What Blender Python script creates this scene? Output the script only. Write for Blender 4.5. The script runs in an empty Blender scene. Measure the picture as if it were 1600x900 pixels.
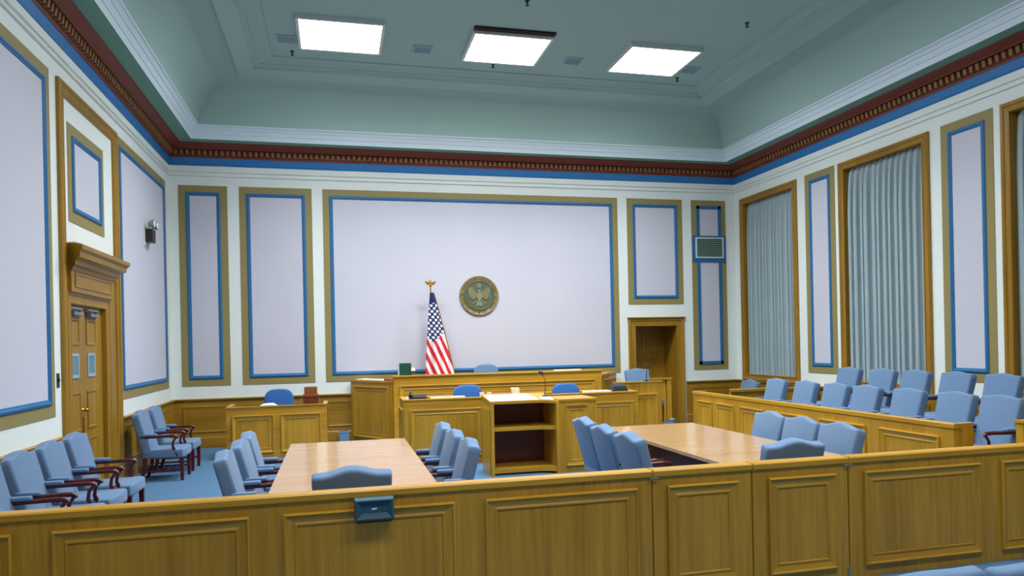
import bpy, bmesh, math, random
from mathutils import Vector, Matrix
random.seed(7)
S = bpy.context.scene
COL = S.collection
PI = math.pi

# ------------------------------------------------------------------ camera, world, exposure
YAW, ROLL = 0.240987, -0.0210631
cd = bpy.data.cameras.new('camera')
cam = bpy.data.objects.new('camera', cd); COL.objects.link(cam)
cd.sensor_width = 36.0
cd.lens = 1118.9 / 1600 * 36.0
cd.shift_y = (534.84 - 450.0) / 1600
fw = Vector((math.sin(YAW), math.cos(YAW), 0)); r0 = Vector((math.cos(YAW), -math.sin(YAW), 0)); u0 = Vector((0, 0, 1))
rr = r0 * math.cos(ROLL) + u0 * math.sin(ROLL); uu = u0 * math.cos(ROLL) - r0 * math.sin(ROLL)
cam.matrix_world = Matrix(((rr.x, uu.x, -fw.x, 0), (rr.y, uu.y, -fw.y, 0), (rr.z, uu.z, -fw.z, 1.9), (0, 0, 0, 1)))
cd.clip_start = 0.05
S.camera = cam
w = bpy.data.worlds.new('world'); S.world = w; w.use_nodes = True
w.node_tree.nodes['Background'].inputs[0].default_value = (0.55, 0.65, 0.8, 1)
w.node_tree.nodes['Background'].inputs[1].default_value = 0.3
S.view_settings.view_transform = 'Standard'
S.view_settings.look = 'None'
S.view_settings.gamma = 1.0
S.view_settings.use_curve_mapping = False
S.view_settings.exposure = 0.3
LIGHT = 13.0            # glow of the ceiling light diffusers
LAMP_W, LAMP_SPREAD = 78.0, math.radians(125)   # area lamps added just under each diffuser for more downward light
LIGHT_COL = (0.96, 1.0, 1.02)

# ------------------------------------------------------------------ room dimensions
XL, XR, D, YF = -3.03, 8.96, 14.75, -4.0
ZC = 6.82

# ------------------------------------------------------------------ materials
def lin(c):
    return tuple(((x / 255 / 12.92) if x / 255 <= 0.04045 else ((x / 255 + 0.055) / 1.055) ** 2.4) for x in c) + (1.0,)
MATS = {}
def mat(name, rgb, rough=0.6, metal=0.0, emit=None, spec=0.5, noise=None, bump=None, coat=0.0, sheen=0.0):
    m = bpy.data.materials.new(name); m.use_nodes = True
    nt = m.node_tree; b = nt.nodes['Principled BSDF']
    c = lin(rgb)
    b.inputs['Base Color'].default_value = c
    b.inputs['Roughness'].default_value = rough
    b.inputs['Metallic'].default_value = metal
    b.inputs['Specular IOR Level'].default_value = spec
    b.inputs['Coat Weight'].default_value = coat
    b.inputs['Sheen Weight'].default_value = sheen
    if emit:
        b.inputs['Emission Color'].default_value = (*emit[0], 1); b.inputs['Emission Strength'].default_value = emit[1]
    if noise or bump:
        tc = nt.nodes.new('ShaderNodeTexCoord'); n = nt.nodes.new('ShaderNodeTexNoise')
        sc = (noise or bump)[0]; n.inputs['Scale'].default_value = sc; n.inputs['Detail'].default_value = 4
        nt.links.new(tc.outputs['Object'], n.inputs['Vector'])
        if noise:
            rmp = nt.nodes.new('ShaderNodeMix'); rmp.data_type = 'RGBA'
            a = noise[1]
            rmp.inputs[6].default_value = tuple(x * (1 - a) for x in c[:3]) + (1,)
            rmp.inputs[7].default_value = tuple(min(1, x * (1 + a)) for x in c[:3]) + (1,)
            nt.links.new(n.outputs['Fac'], rmp.inputs[0]); nt.links.new(rmp.outputs[2], b.inputs['Base Color'])
        if bump:
            n2 = n
            if noise:
                n2 = nt.nodes.new('ShaderNodeTexNoise'); n2.inputs['Scale'].default_value = bump[0]; n2.inputs['Detail'].default_value = 3
                nt.links.new(tc.outputs['Object'], n2.inputs['Vector'])
            bp = nt.nodes.new('ShaderNodeBump'); bp.inputs['Strength'].default_value = bump[1]; bp.inputs['Distance'].default_value = 0.01
            nt.links.new(n2.outputs['Fac'], bp.inputs['Height']); nt.links.new(bp.outputs['Normal'], b.inputs['Normal'])
    MATS[name] = m
    return m
def wood(name, dark, light, axis, rough=0.38, coat=0.15, freq=1.0):
    """oak with fine straight grain along one axis"""
    m = bpy.data.materials.new(name); m.use_nodes = True
    nt = m.node_tree; b = nt.nodes['Principled BSDF']; L = nt.links
    tc = nt.nodes.new('ShaderNodeTexCoord'); mp = nt.nodes.new('ShaderNodeMapping')
    s = [26 * freq, 26 * freq, 26 * freq]; s[axis] = 1.1 * freq
    mp.inputs['Scale'].default_value = s
    L.new(tc.outputs['Object'], mp.inputs['Vector'])
    n1 = nt.nodes.new('ShaderNodeTexNoise'); n1.inputs['Scale'].default_value = 1.0; n1.inputs['Detail'].default_value = 6; n1.inputs['Roughness'].default_value = 0.6
    L.new(mp.outputs['Vector'], n1.inputs['Vector'])
    mp2 = nt.nodes.new('ShaderNodeMapping'); s2 = [2.6, 2.6, 2.6]; s2[axis] = 0.35
    mp2.inputs['Scale'].default_value = s2; L.new(tc.outputs['Object'], mp2.inputs['Vector'])
    n2 = nt.nodes.new('ShaderNodeTexNoise'); n2.inputs['Scale'].default_value = 1.0; n2.inputs['Detail'].default_value = 3
    L.new(mp2.outputs['Vector'], n2.inputs['Vector'])
    add = nt.nodes.new('ShaderNodeMath'); add.operation = 'MULTIPLY_ADD'; add.inputs[1].default_value = 0.55
    L.new(n1.outputs['Fac'], add.inputs[0])
    mu = nt.nodes.new('ShaderNodeMath'); mu.operation = 'MULTIPLY'; mu.inputs[1].default_value = 0.45
    L.new(n2.outputs['Fac'], mu.inputs[0]); L.new(mu.outputs[0], add.inputs[2])
    cr = nt.nodes.new('ShaderNodeValToRGB')
    cr.color_ramp.elements[0].position = 0.32; cr.color_ramp.elements[0].color = lin(dark)
    cr.color_ramp.elements[1].position = 0.68; cr.color_ramp.elements[1].color = lin(light)
    L.new(add.outputs[0], cr.inputs['Fac']); L.new(cr.outputs['Color'], b.inputs['Base Color'])
    b.inputs['Roughness'].default_value = rough; b.inputs['Coat Weight'].default_value = coat; b.inputs['Coat Roughness'].default_value = 0.25
    b.inputs['Specular IOR Level'].default_value = 0.35
    bp = nt.nodes.new('ShaderNodeBump'); bp.inputs['Strength'].default_value = 0.08; bp.inputs['Distance'].default_value = 0.004
    L.new(n1.outputs['Fac'], bp.inputs['Height']); L.new(bp.outputs['Normal'], b.inputs['Normal'])
    MATS[name] = m
    return m

FD, FL = (130, 95, 17), (172, 128, 37)
for a_, n_ in enumerate('xyz'): wood('frame_oak_' + n_, FD, FL, a_)
OD, OL = (160, 112, 22), (208, 159, 50)
wood('oak_x', OD, OL, 0); wood('oak_y', OD, OL, 1); wood('oak_z', OD, OL, 2)
wood('table_oak', (178, 136, 90), (204, 164, 116), 0, rough=0.13, coat=0.4)
wood('mahogany', (58, 10, 12), (98, 24, 20), 2, rough=0.3, coat=0.3)
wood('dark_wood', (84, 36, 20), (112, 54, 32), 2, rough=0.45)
wood('brown_box_wood', (120, 66, 30), (150, 92, 50), 0)
mat('wall_white', (231, 239, 236), 0.7, noise=(3, 0.02))
mat('panel_fabric', (203, 203, 216), 0.9, noise=(0.9, 0.05), bump=(160, 0.15), spec=0.2)
mat('olive_paint', (146, 133, 82), 0.6, noise=(2, 0.05))
mat('blue_paint', (28, 106, 160), 0.5)
mat('blue_band', (36, 116, 182), 0.5)
mat('maroon_paint', (122, 48, 26), 0.5)
mat('dentil_paint', (138, 98, 58), 0.55)
mat('soffit_paint', (112, 158, 140), 0.7)
mat('crown_paint', (214, 232, 242), 0.6)
mat('ceiling_paint', (156, 186, 180), 0.75, noise=(1.2, 0.02))
mat('carpet', (84, 118, 150), 0.95, noise=(40, 0.12), bump=(300, 0.4), spec=0.1)
mat('chair_blue', (102, 129, 162), 0.85, noise=(30, 0.05), bump=(260, 0.15), spec=0.2, sheen=0.15)
mat('swivel_blue', (52, 98, 164), 0.85, noise=(30, 0.05), spec=0.2, sheen=0.1)
mat('curtain_cloth', (160, 178, 184), 0.9, noise=(2.0, 0.06), spec=0.1)
mat('brass', (196, 150, 60), 0.25, metal=1.0)
mat('gold', (214, 170, 70), 0.3, metal=0.9)
mat('bronze', (140, 130, 90), 0.5, metal=0.3, noise=(14, 0.25))
mat('eagle_bronze', (138, 142, 118), 0.5, metal=0.3)
mat('bronze_green', (88, 102, 86), 0.55, metal=0.25, noise=(18, 0.3))
mat('black_plastic', (22, 26, 30), 0.35)
mat('grey_metal', (150, 158, 160), 0.4, metal=0.6)
mat('dark_metal', (60, 56, 52), 0.4, metal=0.7)
mat('white_metal', (206, 216, 214), 0.5)
mat('vent_green', (108, 140, 128), 0.5)
mat('paper', (238, 240, 236), 0.8)
mat('red_book', (168, 70, 52), 0.6)
mat('monitor_green', (26, 74, 62), 0.35)
mat('bin_blue', (110, 152, 190), 0.6)
mat('speaker_teal', (44, 84, 104), 0.6)
mat('speaker_base', (52, 12, 14), 0.5)
mat('lamp_glass', (230, 240, 235), 0.15)
mat('vision_glass', (92, 132, 142), 0.12)
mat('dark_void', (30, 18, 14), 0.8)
mat('night_glass', (40, 52, 60), 0.1)
mat('vent_blue', (150, 172, 186), 0.5)
mat('cream_cup', (238, 232, 200), 0.5)
mat('diffuser', (255, 255, 255), 0.5, emit=(LIGHT_COL, LIGHT)); mat('diffuser_dimmed', (255, 255, 255), 0.5, emit=(LIGHT_COL, LIGHT * 0.5))

# ------------------------------------------------------------------ mesh helpers
def V(*a): return Vector(a)
class MB:
    """collects shapes of one part and links them as ONE mesh object"""
    def __init__(self): self.v = []; self.f = []
    def add(self, verts, faces):
        o = len(self.v); self.v += [Vector(p) for p in verts]; self.f += [tuple(i + o for i in q) for q in faces]; return self
    def box(self, x0, x1, y0, y1, z0, z1, bev=0.0, M=None):
        if bev <= 0:
            vs = [V(x, y, z) for z in (z0, z1) for (x, y) in ((x0, y0), (x1, y0), (x1, y1), (x0, y1))]
            fs = [(3, 2, 1, 0), (4, 5, 6, 7), (0, 1, 5, 4), (1, 2, 6, 5), (2, 3, 7, 6), (3, 0, 4, 7)]
        else:
            bm = bmesh.new(); bmesh.ops.create_cube(bm, size=1)
            for q in bm.verts: q.co = V((x0 + x1) / 2 + q.co.x * (x1 - x0), (y0 + y1) / 2 + q.co.y * (y1 - y0), (z0 + z1) / 2 + q.co.z * (z1 - z0))
            bmesh.ops.bevel(bm, geom=bm.edges[:], offset=bev, segments=2, affect='EDGES', profile=0.5)
            bm.verts.index_update(); vs = [q.co.copy() for q in bm.verts]; fs = [tuple(q.index for q in f.verts) for f in bm.faces]; bm.free()
        if M is not None: vs = [M @ p for p in vs]
        return self.add(vs, fs)
    def prism(self, pts, axis_vec):
        """polygon pts extruded along a vector"""
        n = len(pts); a = [Vector(p) for p in pts]; b = [p + Vector(axis_vec) for p in a]
        fs = [tuple(range(n - 1, -1, -1)), tuple(range(n, 2 * n))] + [(i, (i + 1) % n, n + (i + 1) % n, n + i) for i in range(n)]
        return self.add(a + b, fs)
    def frame(self, O, u, v, n, wd, ht, prof, bottom=True, fill=False):
        """mitred frame: profile of (inset, height) swept round a rectangle"""
        O, u, v, n = Vector(O), Vector(u), Vector(v), Vector(n); vs = []; fs = []
        for (i, h) in prof:
            b = i if bottom else 0.0
            for (a, c) in ((i, b), (wd - i, b), (wd - i, ht - i), (i, ht - i)): vs.append(O + u * a + v * c + n * h)
        for k in range(len(prof) - 1):
            for s in range(4):
                if s == 0 and not bottom: continue
                t = (s + 1) % 4; fs.append((k * 4 + s, k * 4 + t, k * 4 + 4 + t, k * 4 + 4 + s))
        if fill: m = (len(prof) - 1) * 4; fs.append((m, m + 1, m + 2, m + 3))
        return self.add(vs, fs)
    def tube(self, pts, rad, sides=8, cap=True, flat=1.0):
        pts = [Vector(p) for p in pts]; N = len(pts)
        rad = rad if isinstance(rad, (list, tuple)) else [rad] * N
        vs = []; fs = []; ref = None
        for i, p in enumerate(pts):
            t = (pts[min(i + 1, N - 1)] - pts[max(i - 1, 0)]).normalized()
            if ref is None: ref = Vector((1, 0, 0)) if abs(t.x) < 0.9 else Vector((0, 1, 0))
            a = (ref - t * ref.dot(t)).normalized(); b = t.cross(a); ref = a
            for k in range(sides):
                g = 2 * PI * k / sides + PI / sides; vs.append(p + a * math.cos(g) * rad[i] * flat + b * math.sin(g) * rad[i])
        for i in range(N - 1):
            for k in range(sides):
                q = (k + 1) % sides; fs.append((i * sides + k, i * sides + q, (i + 1) * sides + q, (i + 1) * sides + k))
        if cap: fs += [tuple(range(sides - 1, -1, -1)), tuple(range((N - 1) * sides, N * sides))]
        return self.add(vs, fs)
    def lathe(self, prof, c=(0, 0, 0), sides=24, ax='z'):
        c = Vector(c); vs = []; fs = []
        for (r, h) in prof:
            for k in range(sides):
                g = 2 * PI * k / sides; p = V(r * math.cos(g), r * math.sin(g), h)
                if ax == 'y': p = V(p.x, -p.z, p.y)
                if ax == 'x': p = V(p.z, p.x, p.y)
                vs.append(c + p)
        for i in range(len(prof) - 1):
            for k in range(sides):
                q = (k + 1) % sides; fs.append((i * sides + k, i * sides + q, (i + 1) * sides + q, (i + 1) * sides + k))
        fs += [tuple(range(sides - 1, -1, -1)), tuple(range((len(prof) - 1) * sides, len(prof) * sides))]
        return self.add(vs, fs)
    def pillow(self, out, th, r, to3, seg=4):
        """rounded slab from an outline (a,b) with thickness th, edges rounded by r"""
        n = len(out); P = [Vector((a, b)) for a, b in out]; nor = []
        for i in range(n):
            e1 = (P[i] - P[i - 1]).normalized(); e2 = (P[(i + 1) % n] - P[i]).normalized()
            m = Vector((e1.y + e2.y, -e1.x - e2.x)).normalized(); k = max(0.5, m.dot(Vector((e1.y, -e1.x)))); nor.append(m / k)
        lay = []
        for s in range(seg + 1):
            g = PI / 2 * s / seg; lay.append((r * (1 - math.sin(g)), -th / 2 + r * (1 - math.cos(g))))
        lay += [(i, -c) for i, c in reversed(lay)]
        vs = []; fs = []
        for (i, c) in lay:
            for k in range(n):
                p = P[k] - nor[k] * i; vs.append(to3(p.x, p.y, c))
        for l in range(len(lay) - 1):
            for k in range(n):
                q = (k + 1) % n; fs.append((l * n + k, l * n + q, (l + 1) * n + q, (l + 1) * n + k))
        fs += [tuple(range(n - 1, -1, -1)), tuple(range((len(lay) - 1) * n, len(lay) * n))]
        return self.add(vs, fs)
    def mesh(self, name, m, smooth=None, off=None):
        me = bpy.data.meshes.new(name)
        vs = self.v if off is None else [p - off for p in self.v]
        me.from_pydata([tuple(p) for p in vs], [], self.f)
        bm = bmesh.new(); bm.from_mesh(me); bmesh.ops.recalc_face_normals(bm, faces=bm.faces); bm.to_mesh(me); bm.free()
        if smooth:
            me.shade_smooth(); me.set_sharp_from_angle(angle=math.radians(smooth))
        me.materials.append(MATS[m]); me.update()
        return me
    def build(self, name, m, parent=None, smooth=None):
        off = wloc(parent) if parent is not None else None
        o = bpy.data.objects.new(name, self.mesh(name, m, smooth, off)); COL.objects.link(o)
        if parent is not None: o.parent = parent
        return o
def wloc(o):
    p = Vector((0, 0, 0))
    while o is not None: p += o.location; o = o.parent
    return p
def tag(o, label=None, cat=None, group=None, kind=None):
    if label: o['label'] = label
    if cat: o['category'] = cat
    if group: o['group'] = group
    if kind: o['kind'] = kind
    return o
def thing(name, label, cat, loc=(0, 0, 0), group=None):
    o = bpy.data.objects.new(name, None); COL.objects.link(o); o.location = loc; o.empty_display_size = 0.1
    return tag(o, label, cat, group)
def struct(o): o['kind'] = 'structure'; return o
def bx(name, x0, x1, y0, y1, z0, z1, m, parent=None, bev=0.0):
    return MB().box(x0, x1, y0, y1, z0, z1, bev).build(name, m, parent)

PANEL = [(0, 0), (0.0, 0.024), (0.012, 0.028), (0.022, 0.016), (0.062, 0.006), (0.072, 0.012), (0.082, 0.012), (0.088, 0.002), (0.1, 0.002)]
def wood_panel(parent, O, u, n, wd, ht, grain='oak_z', prof=PANEL):
    """raised panel: field is the part, its bolection moulding the sub-part"""
    O = Vector(O); u = Vector(u); n = Vector(n); v = V(0, 0, 1); i = prof[-1][0] - 0.012
    a = MB(); a.frame(O, u, v, n, wd, ht, [(i, -0.002), (i, 0.004)], fill=True)
    p = a.build('panel', grain, parent)
    o = MB().frame(O, u, v, n, wd, ht, prof).build('panel_moulding', 'oak_x' if abs(u.x) > 0.7 else 'oak_y', p)
    o.data.materials.append(MATS['oak_z'])          # upright members have upright grain
    for f in o.data.polygons: f.material_index = f.index % 2
    return p

# ================================================================== THE SETTING
floor = struct(bx('floor', XL - 0.3, XR + 0.3, YF - 0.3, D + 0.9, -0.1, 0, 'carpet'))
# ---- ceiling: slab, cove and stepped border
ceil = struct(bx('ceiling', XL - 0.3, XR + 0.3, YF - 0.3, D + 0.3, ZC, ZC + 0.1, 'ceiling_paint'))
cv = [(0.66 + 0.82 * (1 - math.cos(t * PI / 2)), 6.02 + 0.70 * math.sin(t * PI / 2)) for t in [k / 14 for k in range(15)]]
W0, H0 = XR - XL, D - YF
MB().frame((XL, YF, 0), (1, 0, 0), (0, 1, 0), (0, 0, 1), W0, H0, [(0.60, 6.02)] + cv, ).build('cove', 'ceiling_paint', ceil, smooth=30)
MB().frame((XL, YF, 0), (1, 0, 0), (0, 1, 0), (0, 0, 1), W0, H0,
           [(1.47, 6.735), (1.475, 6.65), (1.49, 6.645), (1.74, 6.70), (1.75, 6.725), (1.77, 6.745), (1.84, 6.75), (1.86, 6.77), (1.90, 6.77), (1.98, 6.80), (2.08, 6.80), (2.09, ZC)]).build('border_moulding', 'ceiling_paint', ceil)
# ---- cornice round the room
corn = struct(MB().frame((XL, YF, 0), (1, 0, 0), (0, 1, 0), (0, 0, 1), W0, H0,
      [(0, 5.555), (0.045, 5.555), (0.05, 5.585), (0.06, 5.59), (0.06, 5.70), (0.14, 5.70), (0.15, 5.72), (0.19, 5.74), (0.25, 5.775), (0.265, 5.80), (0, 5.80)]).build('trim_1', 'maroon_paint'))
MB().frame((XL, YF, 0), (1, 0, 0), (0, 1, 0), (0, 0, 1), W0, H0, [(0, 5.405), (0.012, 5.405), (0.022, 5.42), (0.014, 5.435), (0.035, 5.555), (0, 5.555)]).build('blue_band', 'blue_band', corn)
MB().frame((XL, YF, 0), (1, 0, 0), (0, 1, 0), (0, 0, 1), W0, H0, [(0, 5.80), (0.50, 5.80), (0.50, 5.805)]).build('soffit', 'soffit_paint', corn)
MB().frame((XL, YF, 0), (1, 0, 0), (0, 1, 0), (0, 0, 1), W0, H0,
      [(0.50, 5.795), (0.505, 5.79), (0.525, 5.87), (0.54, 5.875), (0.545, 5.885), (0.575, 5.945), (0.595, 5.95), (0.60, 5.965), (0.63, 5.995), (0.655, 6.0), (0.66, 6.02), (0.60, 6.03)]).build('crown_moulding', 'crown_paint', corn)
MB().frame((XL, YF, 0), (1, 0, 0), (0, 1, 0), (0, 0, 1), W0, H0, [(0, 5.21), (0.03, 5.21), (0.03, 5.23), (0, 5.235)]).build('frieze_bead', 'wall_white', corn)
MB().frame((XL, YF, 0), (1, 0, 0), (0, 1, 0), (0, 0, 1), W0, H0, [(0, 5.29), (0.03, 5.29), (0.03, 5.31), (0.012, 5.315), (0.012, 5.41), (0, 5.41)]).build('frieze_fillet', 'wall_white', corn)
# dentils: a continuous course, too small to pick apart
dn = MB(); pit = 0.103
def dentil(P, t, nrm):
    P, t, nrm = Vector(P), Vector(t), Vector(nrm)
    h = 0.026
    a = [P - t * h, P + t * h, P + t * h + nrm * 0.055, P - t * h + nrm * 0.055]
    top = [P - t * h, P + t * h, P + t * h + nrm * 0.072, P - t * h + nrm * 0.072]
    b = [p + V(0, 0, 0.085) for p in top]
    dn.add(a + b, [(3, 2, 1, 0), (4, 5, 6, 7), (0, 1, 5, 4), (1, 2, 6, 5), (2, 3, 7, 6), (3, 0, 4, 7)])
k = XL + 0.16
while k < XR - 0.14: dentil((k, D - 0.055, 5.60), (1, 0, 0), (0, -1, 0)); k += pit
k = YF + 0.16
while k < D - 0.14:
    dentil((XL + 0.055, k, 5.60), (0, 1, 0), (1, 0, 0)); dentil((XR - 0.055, k, 5.60), (0, 1, 0), (-1, 0, 0)); k += pit
tag(dn.build('dentil_course', 'dentil_paint', corn), kind='stuff')

# ---- walls
DX0, DX1, DZ = 6.45, 7.44, 2.19            # doorway in the back wall
m = MB(); m.box(XL - 0.3, DX0, D, D + 0.12, 0, 6.1); m.box(DX1, XR + 0.3, D, D + 0.12, 0, 6.1); m.box(DX0, DX1, D, D + 0.12, DZ, 6.1)
wall_back = struct(m.build('wall_back', 'wall_white'))
LY0, LY1, LZ = 9.42, 10.74, 2.46           # doorway in the left wall
m = MB(); m.box(XL - 0.3, XL, YF - 0.3, LY0, 0, 6.1); m.box(XL - 0.3, XL, LY1, D + 0.12, 0, 6.1); m.box(XL - 0.3, XL, LY0, LY1, LZ, 6.1)
wall_left = struct(m.build('wall_left', 'wall_white'))
WIN = [(12.46, 14.50), (9.185, 11.23), (5.91, 7.95), (2.64, 4.68)]
m = MB(); e = [YF - 0.3] + [q for ab in reversed(WIN) for q in (ab[0] + 0.13, ab[1] - 0.13)] + [D + 0.12]
for i in range(0, len(e), 2): m.box(XR, XR + 0.3, e[i], e[i + 1], 0, 6.1)
for a, b in WIN: m.box(XR, XR + 0.3, a + 0.13, b - 0.13, 0, 0.97); m.box(XR, XR + 0.3, a + 0.13, b - 0.13, 4.90, 6.1)
wall_right = struct(m.build('wall_right', 'wall_white'))
struct(bx('wall_front', XL - 0.3, XR + 0.3, YF - 0.3, YF, 0, 6.1, 'oak_z'))  # out of view; oak finish chosen to cut fill light from the gallery

# ---- fabric panels with olive borders and blue mouldings
BLUE = [(0.13, 0.0), (0.13, 0.016), (0.145, 0.028), (0.165, 0.03), (0.178, 0.018), (0.192, 0.016), (0.2, 0.004)]
def wall_panel(wall, O, u, n, wd, ht):
    O = Vector(O); v = V(0, 0, 1); u = Vector(u); n = Vector(n)
    p = MB().frame(O, u, v, n, wd, ht, [(0.19, 0.0), (0.19, 0.006)], fill=True).build('wall_panel', 'panel_fabric', wall)
    MB().frame(O, u, v, n, wd, ht, [(0, 0), (0, 0.008), (0.131, 0.008)]).build('border', 'olive_paint', p)
    MB().frame(O, u, v, n, wd, ht, BLUE).build('blue_moulding', 'blue_paint', p)
    return p
PZ0, PZ1 = 1.185, 5.03
nb = (0, -1, 0); ux = (1, 0, 0)
for a, b in ((-2.86, -1.985), (-1.77, -0.41)): wall_panel(wall_back, (a, D, PZ0), ux, nb, b - a, PZ1 - PZ0)
big = wall_panel(wall_back, (-0.205, D, PZ0), ux, nb, 6.277, PZ1 - PZ0)
bx('fabric_seam', 2.93, 2.936, D - 0.0075, D - 0.005, PZ0 + 0.2, PZ1 - 0.2, 'panel_fabric', big)
wall_panel(wall_back, (6.295, D, 2.68), ux, nb, 1.335, PZ1 - 2.68)
# narrow panel with a bracket round the air grille
np_ = MB().frame((7.855, D, PZ0), ux, (0, 0, 1), nb, 0.86, PZ1 - PZ0, [(0.19, 0.0), (0.19, 0.006)], fill=True).build('wall_panel', 'panel_fabric', wall_back)
MB().frame((7.855, D, PZ0), ux, (0, 0, 1), nb, 0.86, PZ1 - PZ0, [(0, 0), (0, 0.008), (0.131, 0.008)]).build('border', 'olive_paint', np_)
pr2 = [(0.0, 0.0), (0.0, 0.016), (0.015, 0.028), (0.035, 0.03), (0.048, 0.018), (0.07, 0.004)]
for z0, z1, sk in ((PZ0 + 0.13, 3.66, 'top'), (4.18, PZ1 - 0.13, 'bottom')):
    q = MB(); x0, x1 = 7.985, 8.585
    q.box(x0, x0 + 0.065, D - 0.028, D, z0, z1); q.box(x1 - 0.065, x1, D - 0.028, D, z0, z1)
    if sk == 'top': q.box(x0, x1, D - 0.028, D, z0, z0 + 0.065)
    else: q.box(x0, x1, D - 0.028, D, z1 - 0.065, z1)
    q.build('blue_moulding', 'blue_paint', np_)
bx('grille_surround', 7.87, 8.70, D - 0.025, D - 0.004, 3.625, 4.225, 'blue_paint', np_)
# left wall (u runs towards the back so that the outside faces +x)
nl = (1, 0, 0); uy = (0, 1, 0)
wall_panel(wall_left, (XL, 5.4, PZ0), uy, nl, 3.49, PZ1 - PZ0)
wall_panel(wall_left, (XL, 1.6, PZ0), uy, nl, 3.49, PZ1 - PZ0)
wall_panel(wall_left, (XL, 11.37, PZ0), uy, nl, 3.06, PZ1 - PZ0)
wall_panel(wall_left, (XL, 9.43, 3.44), uy, nl, 1.33, 1.175)
# right wall
nr = (-1, 0, 0)
for a, b in ((11.353, 12.21), (8.08, 8.97), (4.81, 5.70)): wall_panel(wall_right, (XR, a, PZ0), uy, nr, b - a, PZ1 - PZ0)

# ---- wainscot
WPROF = [(0, 0), (0, 0.012), (0.012, 0.016), (0.024, 0.006), (0.05, 0.004), (0.056, -0.004), (0.06, -0.004)]
def wainscot(wall, O, u, n, L, cells):
    O, u, n = Vector(O), Vector(u), Vector(n)
    def slab(z0, z1, p0, p1):
        a = MB(); q = [O + n * p0 + V(0, 0, z0), O + n * p1 + V(0, 0, z0), O + n * p1 + V(0, 0, z1), O + n * p0 + V(0, 0, z1)]
        return a.prism(q, u * L)
    g = 'frame_oak_x' if abs(u.x) > 0.5 else 'frame_oak_y'
    b = slab(0, 0.90, 0, 0.028).build('wainscot', g, wall)
    c = MB(); q = [(0, 0.895), (0.04, 0.895), (0.05, 0.905), (0.062, 0.925), (0.062, 0.94), (0, 0.945)]
    c.prism([O + n * p + V(0, 0, z) for p, z in q], u * L).build('wainscot_cap', g, b)
    c = MB(); q = [(0.028, 0), (0.045, 0), (0.045, 0.19), (0.034, 0.21), (0.028, 0.21)]
    c.prism([O + n * p + V(0, 0, z) for p, z in q], u * L).build('base_board', g, b)
    for (s0, s1) in cells:
        q = MB(); q.frame(O + u * s0 + V(0, 0, 0.30) + n * 0.028, u, (0, 0, 1), n, s1 - s0, 0.50, WPROF, fill=True)
        q.build('wainscot_panel', g, b)
wainscot(wall_back, (XL, D, 0), ux, nb, 6.27 - XL, [(0.18, 1.04), (1.26, 2.62), (2.84, 4.5), (4.72, 6.4), (6.6, 8.3)])
wainscot(wall_back, (7.65, D, 0), ux, nb, XR - 7.65, [(0.12, 1.1)])
wainscot(wall_left, (XL, 11.33, 0), uy, nl, D - 11.33, [(0.2, 1.6), (1.8, 3.2)])
wainscot(wall_left, (XL, 0, 0), uy, nl, 9.09, [(1.0, 2.6), (2.8, 4.4), (4.6, 6.2), (6.4, 7.6), (7.8, 8.9)])
wainscot(wall_right, (XR, 0, 0), uy, nr, D, [(0.5 + 1.75 * i, 2.0 + 1.75 * i) for i in range(8)])

# ---- doorway in the back wall: door_1
d1 = struct(thing('door_1', None, None, (6.945, D, 0)))
CAS = [(0, 0), (0, 0.03), (0.02, 0.05), (0.05, 0.045), (0.06, 0.03), (0.15, 0.022), (0.165, 0.03), (0.18, 0.02), (0.182, -0.64)]
MB().frame((DX0 - 0.18, D, 0), ux, (0, 0, 1), nb, DX1 - DX0 + 0.36, DZ + 0.18, CAS, bottom=False).build('casing', 'frame_oak_z', d1)
MB().box(DX0 - 0.2, DX1 + 0.2, D - 0.07, D, DZ + 0.18, DZ + 0.205).build('casing_cap', 'frame_oak_x', d1)
leaf = bx('door_leaf', DX0 - 0.05, DX1 + 0.05, D + 0.64, D + 0.69, 0, DZ + 0.05, 'frame_oak_z', d1)
for (z0, z1) in ((0.12, 0.85), (0.97, 1.45), (1.57, 2.1)):
    for (x0, x1) in ((DX0 + 0.09, 6.9), (6.99, DX1 - 0.09)):
        MB().frame((x0, D + 0.64, z0), ux, (0, 0, 1), nb, x1 - x0, z1 - z0, [(0, 0), (0.0, 0.012), (0.02, 0.012), (0.04, -0.01), (0.05, -0.01)], fill=True).build('leaf_panel', 'frame_oak_z', leaf)
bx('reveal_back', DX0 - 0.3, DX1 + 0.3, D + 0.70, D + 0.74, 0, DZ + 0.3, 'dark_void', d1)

# ---- double door in the left wall with tall frame and hood: door_2
d2 = struct(thing('door_2', None, None, (XL, 10.1, 0)))
TF = [(0, 0), (0, 0.035), (0.02, 0.05), (0.05, 0.05), (0.07, 0.03), (0.13, 0.025), (0.145, 0.035), (0.16, 0.02), (0.165, 0)]
MB().frame((XL, 9.10, 0), uy, (0, 0, 1), nl, 2.23, 5.03, TF, bottom=False).build('tall_frame', 'frame_oak_z', d2)
DC = [(0, 0), (0, 0.02), (0.02, 0.03), (0.05, 0.026), (0.06, 0.016), (0.13, 0.012), (0.145, 0.018), (0.16, 0.008), (0.162, -0.06)]
MB().frame((XL, LY0 - 0.16, 0), uy, (0, 0, 1), nl, LY1 - LY0 + 0.32, LZ + 0.16, DC, bottom=False).build('casing', 'frame_oak_z', d2)
bx('frieze_board', XL, XL + 0.06, 9.30, 10.93, LZ + 0.14, 2.86, 'frame_oak_y', d2)
MB().frame((XL + 0.06, 9.42, LZ + 0.2), uy, (0, 0, 1), nl, 1.39, 0.17, [(0, 0), (0, 0.01), (0.02, 0.01), (0.03, 0)], fill=False).build('frieze_moulding', 'frame_oak_y', d2)
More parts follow.
